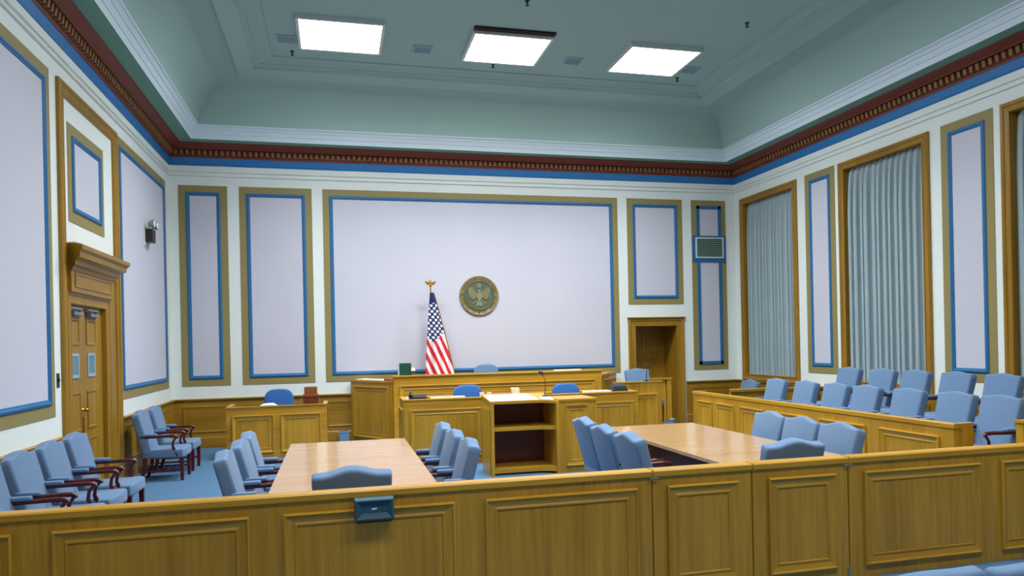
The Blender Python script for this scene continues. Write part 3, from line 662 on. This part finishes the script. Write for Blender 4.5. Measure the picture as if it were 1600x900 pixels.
# ---- clerk's desk in front of the bench
t = thing('clerks_desk', 'long lower oak clerk desk in front of the judge bench', 'desk', (2.95, 11.6, 0))
CY, CZ = 11.17, 1.04
bx('front_wall', 1.0, 4.90, CY, CY + 0.06, 0, CZ - 0.02, 'oak_x', t)
bx('top_rail', 0.99, 4.91, CY - 0.012, CY + 0.10, CZ - 0.02, CZ, 'oak_x', t)
for a, b in ((1.09, 2.215), (2.4, 3.6), (3.78, 4.82)): wood_panel(t, (a, CY, 0.12), ux, nb, b - a, 0.76)
for x, u_, n_ in ((1.0, (0, -1, 0), (-1, 0, 0)), (4.84, (0, 1, 0), (1, 0, 0))):
    bx('side_wall', x, x + 0.06, CY + 0.06, CY + 0.75, 0, CZ - 0.02, 'oak_y', t)
    bx('side_rail', x - 0.01, x + 0.07, CY + 0.10, CY + 0.76, CZ - 0.02, CZ, 'oak_y', t)
wood_panel(t, (1.0, CY + 0.70, 0.12), (0, -1, 0), (-1, 0, 0), 0.62, 0.76)
bx('worktop', 1.06, 4.84, CY + 0.06, CY + 0.75, 0.93, 0.97, 'oak_x', t)
bx('base_board', 0.985, 4.915, CY - 0.014, CY, 0, 0.10, 'oak_x', t)

# ---- lectern with open shelves
t = thing('lectern', 'oak lectern with two open dark shelves and a panelled cabinet', 'lectern', (2.9, 10.2, 0))
X0, X1, X2, Y0, Y1 = 2.115, 3.10, 3.69, 9.95, 10.55
MB().prism([(X0, Y0, 0), (X0, Y1, 0), (X0, Y1, 1.079), (X0, Y0, 1.019)], (0.045, 0, 0)).build('side_panel', 'oak_z', t)
bx('divider', X1 - 0.045, X1, Y0 - 0.10, Y1, 0, 1.04, 'oak_z', t)
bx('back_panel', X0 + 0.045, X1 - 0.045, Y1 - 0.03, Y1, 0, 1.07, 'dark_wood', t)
for z, th in ((0.03, 0.06), (0.63, 0.05)):
    MB().prism([(X0 + 0.045, Y0 + 0.03, z), (X1 - 0.25, Y0 + 0.03, z), (X1 - 0.045, Y0 - 0.08, z), (X1 - 0.045, Y1 - 0.03, z), (X0 + 0.045, Y1 - 0.03, z)], (0, 0, th)).build('shelf', 'oak_x', t)
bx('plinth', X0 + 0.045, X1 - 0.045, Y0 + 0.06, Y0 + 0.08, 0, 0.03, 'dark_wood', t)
def zt_(y): return 1.02 + 0.06 * (y - Y0) / (Y1 - Y0)
def slant(pts, dz, th): 
    n = len(pts); return MB().add([(x, y, zt_(y) + dz) for x, y in pts] + [(x, y, zt_(y) + dz + th) for x, y in pts], [tuple(range(n - 1, -1, -1)), tuple(range(n, 2 * n))] + [(i, (i + 1) % n, n + (i + 1) % n, n + i) for i in range(n)])
slant([(X0 - 0.01, Y0), (X1 - 0.25, Y0), (X1 - 0.045, Y0 - 0.10), (X1 - 0.045, Y1), (X0 - 0.01, Y1)], 0, 0.04).build('top', 'oak_x', t)
bx('cabinet', X1, X2, Y0 - 0.05, Y1, 0, 1.03, 'oak_z', t)
bx('cabinet_top', X1, X2 + 0.01, Y0 - 0.065, Y1, 1.03, 1.06, 'oak_x', t)
wood_panel(t, (3.20, Y0 - 0.05, 0.09), ux, nb, 0.36, 0.89)
MB().prism([(X0 - 0.02, Y0 + 0.05, 0), (X0 - 0.02, Y1 - 0.05, 0), (X0 - 0.001, Y1 - 0.05, 0), (X0 - 0.001, Y0 + 0.05, 0)], (0, 0, 0.95)).build('side_moulding', 'oak_z', t)
o = slant([(2.12, 9.97), (2.84, 9.97), (2.78, 10.5), (2.12, 10.5)], 0.0405, 0.006).build('paper_sheet', 'paper')
lab(o, 'large white paper spread over the lectern top', 'paper')
o = slant([(2.88, 9.96), (3.04, 9.92), (3.05, 10.14), (2.90, 10.16)], 0.0405, 0.008).build('paper_sheet', 'paper')
lab(o, 'small folded paper under the lectern microphone', 'paper')
t = thing('microphone', 'black gooseneck microphone standing on the lectern', 'microphone', (3.0, 10.22, 1.06))
MB().lathe([(0.05, 1.086), (0.05, 1.10), (0.02, 1.105), (0.008, 1.115)], (3.0, 10.22, 0), 16).build('mic_base', 'black_plastic', t, smooth=40)
MB().tube([(3.0, 10.22, 1.08), (3.005, 10.22, 1.22), (3.0, 10.2, 1.32), (2.975, 10.18, 1.38), (2.94, 10.15, 1.42)], 0.006, 8).build('gooseneck', 'black_plastic', t, smooth=40)
MB().tube([(2.95, 10.155, 1.412), (2.93, 10.14, 1.43), (2.90, 10.115, 1.455), (2.895, 10.11, 1.458)], [0.014, 0.03, 0.03, 0.015], 10).build('mic_capsule', 'black_plastic', t, smooth=40)

# ---- small desk by the left of the back wall
t = thing('side_desk', 'small two-panel oak desk standing before the back left wall', 'desk', (-1.0, 13.2, 0))
SY, SZ = 12.91, 0.90
bx('front_wall', -1.83, -0.18, SY, SY + 0.05, 0, SZ - 0.02, 'oak_x', t)
bx('front_rail', -1.84, -0.17, SY - 0.012, SY + 0.07, SZ - 0.02, SZ, 'oak_x', t)
for a, b in ((-1.735, -1.06), (-0.945, -0.285)): wood_panel(t, (a, SY, 0.10), ux, nb, b - a, 0.65)
for x in (-1.83, -0.23):
    bx('side_wall', x, x + 0.05, SY + 0.05, SY + 0.70, 0, SZ - 0.02, 'oak_y', t)
    bx('side_rail', x - 0.01, x + 0.06, SY + 0.07, SY + 0.71, SZ - 0.02, SZ, 'oak_y', t)
bx('worktop', -1.78, -0.23, SY + 0.05, SY + 0.70, 0.78, 0.81, 'oak_x', t)
t = thing('wooden_box', 'two-tier brown wooden box on the small side desk', 'box', (-0.455, 13.25, 0.81))
bx('lower_tier', -0.575, -0.335, 13.12, 13.36, 0.811, 1.02, 'dark_wood', t)
bx('lid', -0.585, -0.325, 13.11, 13.37, 1.02, 1.055, 'brown_box_wood', t)
bx('upper_tier', -0.565, -0.345, 13.2, 13.36, 1.055, 1.18, 'brown_box_wood', t)
for x in (-0.62, -0.30): MB().tube([(x, 13.14, 0.811), (x, 13.14, 1.0)], 0.008).build('side_rod', 'grey_metal', t)
o = MB().tube([(-1.33, 13.05, 0.86), (-1.22, 13.04, 0.90), (-1.08, 13.04, 0.905), (-1.0, 13.04, 0.87)], [0.02, 0.035, 0.035, 0.02], 10).build('paper_roll', 'paper', None, smooth=50)
lab(o, 'crumpled white paper on the small side desk', 'paper')

# ---- witness stand
t = thing('witness_stand', 'oak witness stand beside the open doorway in the back wall', 'witness stand', (5.6, 12.9, 0))
WY, WZ = 12.3, 1.125
bx('front_wall', 4.95, 5.88, WY, WY + 0.06, 0, WZ - 0.02, 'oak_z', t)
bx('top_rail', 4.94, 5.895, WY - 0.015, WY + 0.10, WZ - 0.02, WZ, 'oak_x', t)
wood_panel(t, (5.05, WY, 0.14), ux, nb, 0.735, 0.755)
bx('witness_platform', 4.95, 6.2, WY + 0.06, 13.50, 0, 0.299, 'carpet', floor)
bx('side_wall', 5.82, 5.88, WY + 0.06, WY + 0.30, 0, WZ - 0.02, 'oak_y', t)
bx('rear_rail', 6.05, 7.0, 14.12, 14.24, 1.03, 1.075, 'oak_x', t)
MB().tube([(6.93, 14.18, 0.0), (6.93, 14.18, 1.03)], 0.07, 4).build('rear_post', 'oak_z', t)
bx('rear_panel', 6.05, 6.86, 14.16, 14.20, 0.0, 1.03, 'oak_z', t)
t = thing('waste_bin', 'small blue-grey bin at the foot of the post by the open doorway', 'bin', (6.90, 13.98, 0))
MB().lathe([(0.06, 0.0), (0.08, 0.18), (0.08, 0.20), (0.07, 0.20), (0.05, 0.02)], (6.90, 13.98, 0), 18).build('bin_body', 'grey_metal', t, smooth=40)
MB().lathe([(0.082, 0.185), (0.087, 0.195), (0.082, 0.205), (0.078, 0.195)], (6.90, 13.98, 0), 18).build('bin_rim', 'grey_metal', t)
t = thing('waste_bin', 'small square blue bin on the floor against the left wing of the bench', 'bin', (0.12, 14.5, 0))
MB().frame((0.02, 14.40, 0), (1, 0, 0), (0, 1, 0), (0, 0, 1), 0.20, 0.20, [(0.02, 0.0), (0.0, 0.21), (0.012, 0.21), (0.03, 0.01)], fill=True).build('bin_body', 'bin_blue', t)
MB().frame((0.015, 14.395, 0.2), (1, 0, 0), (0, 1, 0), (0, 0, 1), 0.21, 0.21, [(0, 0), (0, 0.02), (0.01, 0.02)]).build('bin_rim', 'bin_blue', t)

# ---- swivel chairs behind desks
def swivel_parts(wd=0.54, round_=True):
    P = []; B = V(0, -0.20, 0.52); T = 0.14; dr = V(0, -math.sin(T), math.cos(T)); nn = V(0, math.cos(T), math.sin(T))
    out = []
    for k in range(28):
        g = 2 * PI * k / 28; c, s = math.cos(g), math.sin(g); e = 0.62
        out.append((wd / 2 * math.copysign(abs(c) ** e, c), 0.30 + 0.30 * math.copysign(abs(s) ** e, s)))
    P.append(('backrest', MB().pillow(out, 0.09, 0.04, lambda a, b, c: B + V(a, 0, 0) + dr * b + nn * c).mesh('backrest', 'swivel_blue', 60), None))
    so = [(-0.24, -0.24), (0.24, -0.24), (0.26, 0.2), (0.2, 0.25), (-0.2, 0.25), (-0.26, 0.2)]
    P.append(('seat', MB().pillow(so, 0.10, 0.035, lambda a, b, c: V(a, b, 0.45 + c)).mesh('seat', 'swivel_blue', 60), None))
    P.append(('column', MB().tube([(0, 0, 0.06), (0, 0, 0.40)], 0.03, 12).mesh('column', 'dark_metal', 40), None))
    P.append(('back_support', MB().tube([(0, -0.15, 0.41), (0, -0.26, 0.42), (0, -0.265, 0.70)], 0.022, 8).mesh('back_support', 'dark_metal', 40), None))
    for k in range(5):
        g = 2 * PI * k / 5; c, s = math.cos(g), math.sin(g)
        P.append(('base_arm', MB().tube([(0, 0, 0.085), (c * 0.28, s * 0.28, 0.065)], [0.025, 0.016], 6).mesh('base_arm', 'dark_metal'), None))
        P.append(('caster', MB().lathe([(0.0, -0.018), (0.028, -0.018), (0.028, 0.018), (0.0, 0.018)], (c * 0.28, s * 0.28, 0.028), 12, 'x').mesh('caster', 'black_plastic'), len(P) - 1))
    for s in (-1, 1):
        a = MB(); a.tube([(s * 0.25, -0.1, 0.44), (s * 0.29, -0.1, 0.50), (s * 0.29, -0.05, 0.66)], 0.014, 8); a.box(s * 0.29 - 0.03, s * 0.29 + 0.03, -0.16, 0.10, 0.66, 0.69, 0.01)
        P.append(('arm', a.mesh('arm', 'black_plastic', 50), None))
    return P
SW = swivel_parts(); SWJ = [(n, (lambda c: (c.materials.clear(), c.materials.append(MATS['chair_blue']), c)[2])(me.copy()) if n in ('backrest', 'seat') else me, p) for n, me, p in SW]
def swiv(label, x, y, z, rz, g='blue swivel chairs', pp=None): return spawn(pp or SW, 'swivel_chair', label, 'chair', (x, y, z), rz, g)
swiv('pale-lit blue round-backed chair behind the judge bench, below the seal', 2.99, 14.2, 0.35, PI, pp=SWJ)
swiv('blue round-backed swivel chair behind the clerk desk, left of the lectern', 2.22, 12.1, 0.06, PI)
swiv('blue round-backed swivel chair behind the clerk desk, right of the lectern microphone', 4.02, 12.1, 0.03, PI)
swiv('blue round-backed swivel chair behind the small side desk', -1.06, 13.86, -0.0, PI)
chair('squarish blue-grey chair standing in the witness stand', 5.83, 12.98, PI, 'witness chair', 0.30, JC, name='witness_chair')

# ---- things on desks
t = thing('desk_phone', 'black desk telephone on the left end of the clerk desk', 'telephone', (1.22, 11.42, 0.97))
MB().prism([(1.10, 11.34, 0.971), (1.10, 11.52, 0.971), (1.10, 11.52, 1.10), (1.10, 11.34, 1.06)], (0.28, 0, 0)).build('phone_body', 'black_plastic', t)
MB().tube([(1.14, 11.37, 1.085), (1.14, 11.39, 1.11), (1.14, 11.48, 1.125), (1.14, 11.51, 1.11)], [0.024, 0.02, 0.02, 0.024], 8).build('handset', 'black_plastic', t, smooth=50)
o = bx('paper_stack', 1.062, 1.092, 11.30, 11.50, 0.971, 1.06, 'paper'); lab(o, 'white paper standing left of the desk telephone', 'paper')
o = bx('paper_stack', 1.45, 2.0, 11.33, 11.55, 0.971, 1.046, 'cream_cup'); lab(o, 'long low stack of cream papers along the clerk desk', 'paper')
t = thing('desk_organizer', 'white letter holder on the clerk desk behind the lectern', 'holder', (2.87, 11.5, 0.97))
q = MB(); q.box(2.80, 2.83, 11.45, 11.55, 0.971, 1.13); q.box(2.90, 2.93, 11.45, 11.55, 0.971, 1.13); q.box(2.80, 2.93, 11.45, 11.55, 0.971, 1.0); q.box(2.80, 2.93, 11.53, 11.55, 1.0, 1.15); q.build('holder_body', 'cream_cup', t)
for k, (x, l) in enumerate(((2.30, 'small cream cup on the clerk desk, left of the lectern'), (2.42, 'small cream cup on the clerk desk, closer to the lectern'))):
    t = thing('paper_cup', l, 'cup', (x, 11.5, 0.97), 'cups on the clerk desk')
    MB().lathe([(0.028, 0.971), (0.038, 1.08), (0.034, 1.08), (0.02, 0.98)], (x, 11.5, 0), 14).build('cup_body', 'cream_cup', t, smooth=40)
    MB().lathe([(0.036, 1.078), (0.041, 1.082), (0.036, 1.086)], (x, 11.5, 0), 14).build('cup_rim', 'paper', t)
o = bx('paper_stack', 4.05, 4.5, 11.33, 11.55, 0.971, 1.05, 'paper'); lab(o, 'low stack of white papers on the right of the clerk desk', 'paper')
t = thing('conference_phone', 'black domed device on the right end of the clerk desk', 'telephone', (4.755, 11.5, 0.97))
MB().frame((4.555, 11.42, 0.971), (1, 0, 0), (0, 1, 0), (0, 0, 1), 0.28, 0.22, [(0, 0), (0, 0.07), (0.03, 0.14), (0.075, 0.19)], fill=True).build('device_body', 'black_plastic', t)
bx('device_screen', 4.635, 4.755, 11.428, 11.44, 1.05, 1.10, 'monitor_green', t)
t = thing('desk_monitor', 'dark green box-shaped monitor on the left end of the judge bench', 'monitor', (1.27, 13.83, 1.2))
bx('monitor_case', 1.16, 1.39, 13.76, 13.92, 1.20, 1.545, 'monitor_green', t, 0.01)
bx('monitor_edge', 1.145, 1.16, 13.77, 13.91, 1.20, 1.54, 'white_metal', t)
t = thing('desk_lamp', 'tiny brass lamp right of the green monitor on the bench', 'lamp', (1.42, 13.72, 1.2))
MB().tube([(1.41, 13.70, 1.315), (1.41, 13.70, 1.40)], 0.012).build('lamp_stem', 'brass', t)
MB().lathe([(0.03, 1.40), (0.045, 1.40), (0.03, 1.45), (0.0, 1.46)], (1.415, 13.70, 0), 14).build('lamp_shade', 'cream_cup', t, smooth=40)
def slab_on_wing(name, s0, s1, z0, z1, m, l, c):
    a = V(0.27, 14.66, 0); b = V(1.01, 13.60, 0); u = (b - a).normalized(); n = V(u.y, -u.x, 0)
    if n.x > 0: n = -n
    p = [a + u * s0 - n * 0.04, a + u * s1 - n * 0.04, a + u * s1 - n * 0.26, a + u * s0 - n * 0.26]
    o = MB().prism([q_ + V(0, 0, z0) for q_ in p], (0, 0, z1 - z0)).build(name, m); return lab(o, l, c)
slab_on_wing('paper_stack', 0.12, 0.98, 1.216, 1.235, 'paper', 'white papers lying on the left wing of the judge bench', 'paper')
slab_on_wing('book', 1.0, 1.17, 1.216, 1.25, 'red_book', 'reddish book on the left wing of the judge bench', 'book')
o = bx('paper_stack', 4.2, 4.75, 13.57, 13.69, 1.316, 1.335, 'paper'); lab(o, 'white papers on the right end of the judge bench top', 'paper')
t = thing('microphone', 'thin black microphone standing on the witness stand', 'microphone', (5.60, 12.36, 1.125))
MB().lathe([(0.04, 1.126), (0.04, 1.14), (0.01, 1.15)], (5.60, 12.36, 0), 14).build('mic_base', 'black_plastic', t)
MB().tube([(5.60, 12.36, 1.14), (5.605, 12.36, 1.26), (5.62, 12.38, 1.34), (5.65, 12.40, 1.38)], 0.007, 8).build('gooseneck', 'black_plastic', t)
MB().tube([(5.645, 12.40, 1.375), (5.69, 12.42, 1.40)], 0.02, 8).build('mic_capsule', 'black_plastic', t)

# ---- flag on its pole
m = bpy.data.materials.new('flag_print'); m.use_nodes = True; MATS['flag_print'] = m
nt = m.node_tree; b = nt.nodes['Principled BSDF']; b.inputs['Roughness'].default_value = 0.7; L = nt.links
uv = nt.nodes.new('ShaderNodeUVMap'); uv.uv_map = 'UVMap'; sp = nt.nodes.new('ShaderNodeSeparateXYZ'); L.new(uv.outputs[0], sp.inputs[0])
def mth(op, a, b_=None, c_=None):
    n = nt.nodes.new('ShaderNodeMath'); n.operation = op
    for i, x in enumerate((a, b_, c_)):
        if x is None: continue
        if isinstance(x, (int, float)): n.inputs[i].default_value = x
        else: L.new(x, n.inputs[i])
    return n.outputs[0]
Us, Vs = sp.outputs[0], sp.outputs[1]            # metres across and up the hanging cloth
stripe = mth('LESS_THAN', mth('MODULO', mth('ADD', mth('DIVIDE', mth('MULTIPLY_ADD', Vs, 0.45, Us), 0.074), 20.0), 2.0), 1.0)
canton = mth('GREATER_THAN', Vs, mth('MULTIPLY_ADD', mth('ABSOLUTE', mth('SUBTRACT', Us, 0.02)), 0.9, 1.93))
row = mth('DIVIDE', Vs, 0.058); col_ = mth('DIVIDE', mth('MULTIPLY_ADD', Vs, 0.12, Us), 0.052)
r_i = mth('ROUND', row); c_i = mth('ROUND', col_)
par = mth('MODULO', mth('ADD', mth('ADD', r_i, c_i), 40.0), 2.0)
dx = mth('MULTIPLY', mth('SUBTRACT', col_, c_i), 0.052); dy = mth('MULTIPLY', mth('SUBTRACT', row, r_i), 0.058)
dist = mth('SQRT', mth('ADD', mth('MULTIPLY', dx, dx), mth('MULTIPLY', dy, dy)))
star = mth('MULTIPLY', mth('MULTIPLY', mth('LESS_THAN', dist, 0.027), mth('LESS_THAN', par, 0.5)), mth('LESS_THAN', Vs, 2.72))
def mix(f, a, b_):
    n = nt.nodes.new('ShaderNodeMix'); n.data_type = 'RGBA'; L.new(f, n.inputs[0])
    for i, x in ((6, a), (7, b_)):
        if isinstance(x, tuple): n.inputs[i].default_value = x
        else: L.new(x, n.inputs[i])
    return n.outputs[2]
body = mix(stripe, lin((236, 232, 236)), lin((206, 26, 44)))
cant = mix(star, lin((24, 38, 96)), lin((236, 238, 244)))
L.new(mix(canton, body, cant), b.inputs['Base Color'])
FX, FY = 1.87, 14.38
t = thing('flag', 'national flag with stars and stripes draped on a gold pole behind the bench', 'flag', (FX, FY, 0.0))
MB().lathe([(0.16, 0.0), (0.16, 0.03), (0.08, 0.07), (0.03, 0.10)], (FX, FY, 0), 24).build('flag_base', 'gold', t, smooth=40)
MB().tube([(FX, FY, 0.05), (FX, FY, 3.06)], 0.015, 10).build('pole', 'gold', t, smooth=40)
q = MB(); q.lathe([(0.0, 3.04), (0.025, 3.06), (0.035, 3.09), (0.02, 3.11), (0.03, 3.14), (0.02, 3.19), (0.0, 3.20)], (FX, FY, 0), 12)
for s in (-1, 1): q.prism([(FX, FY - 0.01, 3.10), (FX + s * 0.05, FY - 0.01, 3.15), (FX + s * 0.11, FY - 0.01, 3.17), (FX + s * 0.10, FY - 0.01, 3.12), (FX + s * 0.05, FY - 0.01, 3.08)], (0, 0.02, 0))
q.build('eagle_finial', 'gold', t)
# drape: hoist hangs along the pole; fly falls away diagonally into folds
NU, NV = 40, 44; vs = []; uvs = []; fs = []
zt, zb = 2.93, 1.02
for j in range(NV + 1):
    tt = j / NV; z = zt + (zb - zt) * tt
    half = 0.03 + 0.30 * tt ** 0.9
    for i in range(NU + 1):
        s = i / NU
        x = FX - half * 0.62 + 2 * half * s + 0.03 * tt
        dep = 0.05 * math.sin(s * 3.2 * 2 * PI + 0.8) * (0.25 + tt) + 0.05 * tt
        y = FY - 0.05 - 0.10 * math.sin(PI * s) * (0.3 + tt) - dep * 0.6
        vs.append((x - FX, y - FY, z))
        uvs.append((x - FX, z))
for j in range(NV):
    for i in range(NU): a = j * (NU + 1) + i; fs.append((a, a + 1, a + NU + 2, a + NU + 1))
me = bpy.data.meshes.new('flag_cloth'); me.from_pydata(vs, [], fs); ul = me.uv_layers.new(name='UVMap')
for lp in me.loops: ul.data[lp.index].uv = uvs[lp.vertex_index]
me.shade_smooth(); me.materials.append(m)
o = bpy.data.objects.new('flag_cloth', me); COL.objects.link(o); o.parent = t
md = o.modifiers.new('thick', 'SOLIDIFY'); md.thickness = 0.004
fr = [Vector(vs[j * (NU + 1) + NU]) for j in range(NV + 1)]
MB().tube([p + V(FX + 0.008, FY, 0) for p in fr], 0.013, 6).build('gold_fringe', 'gold', t, smooth=50)
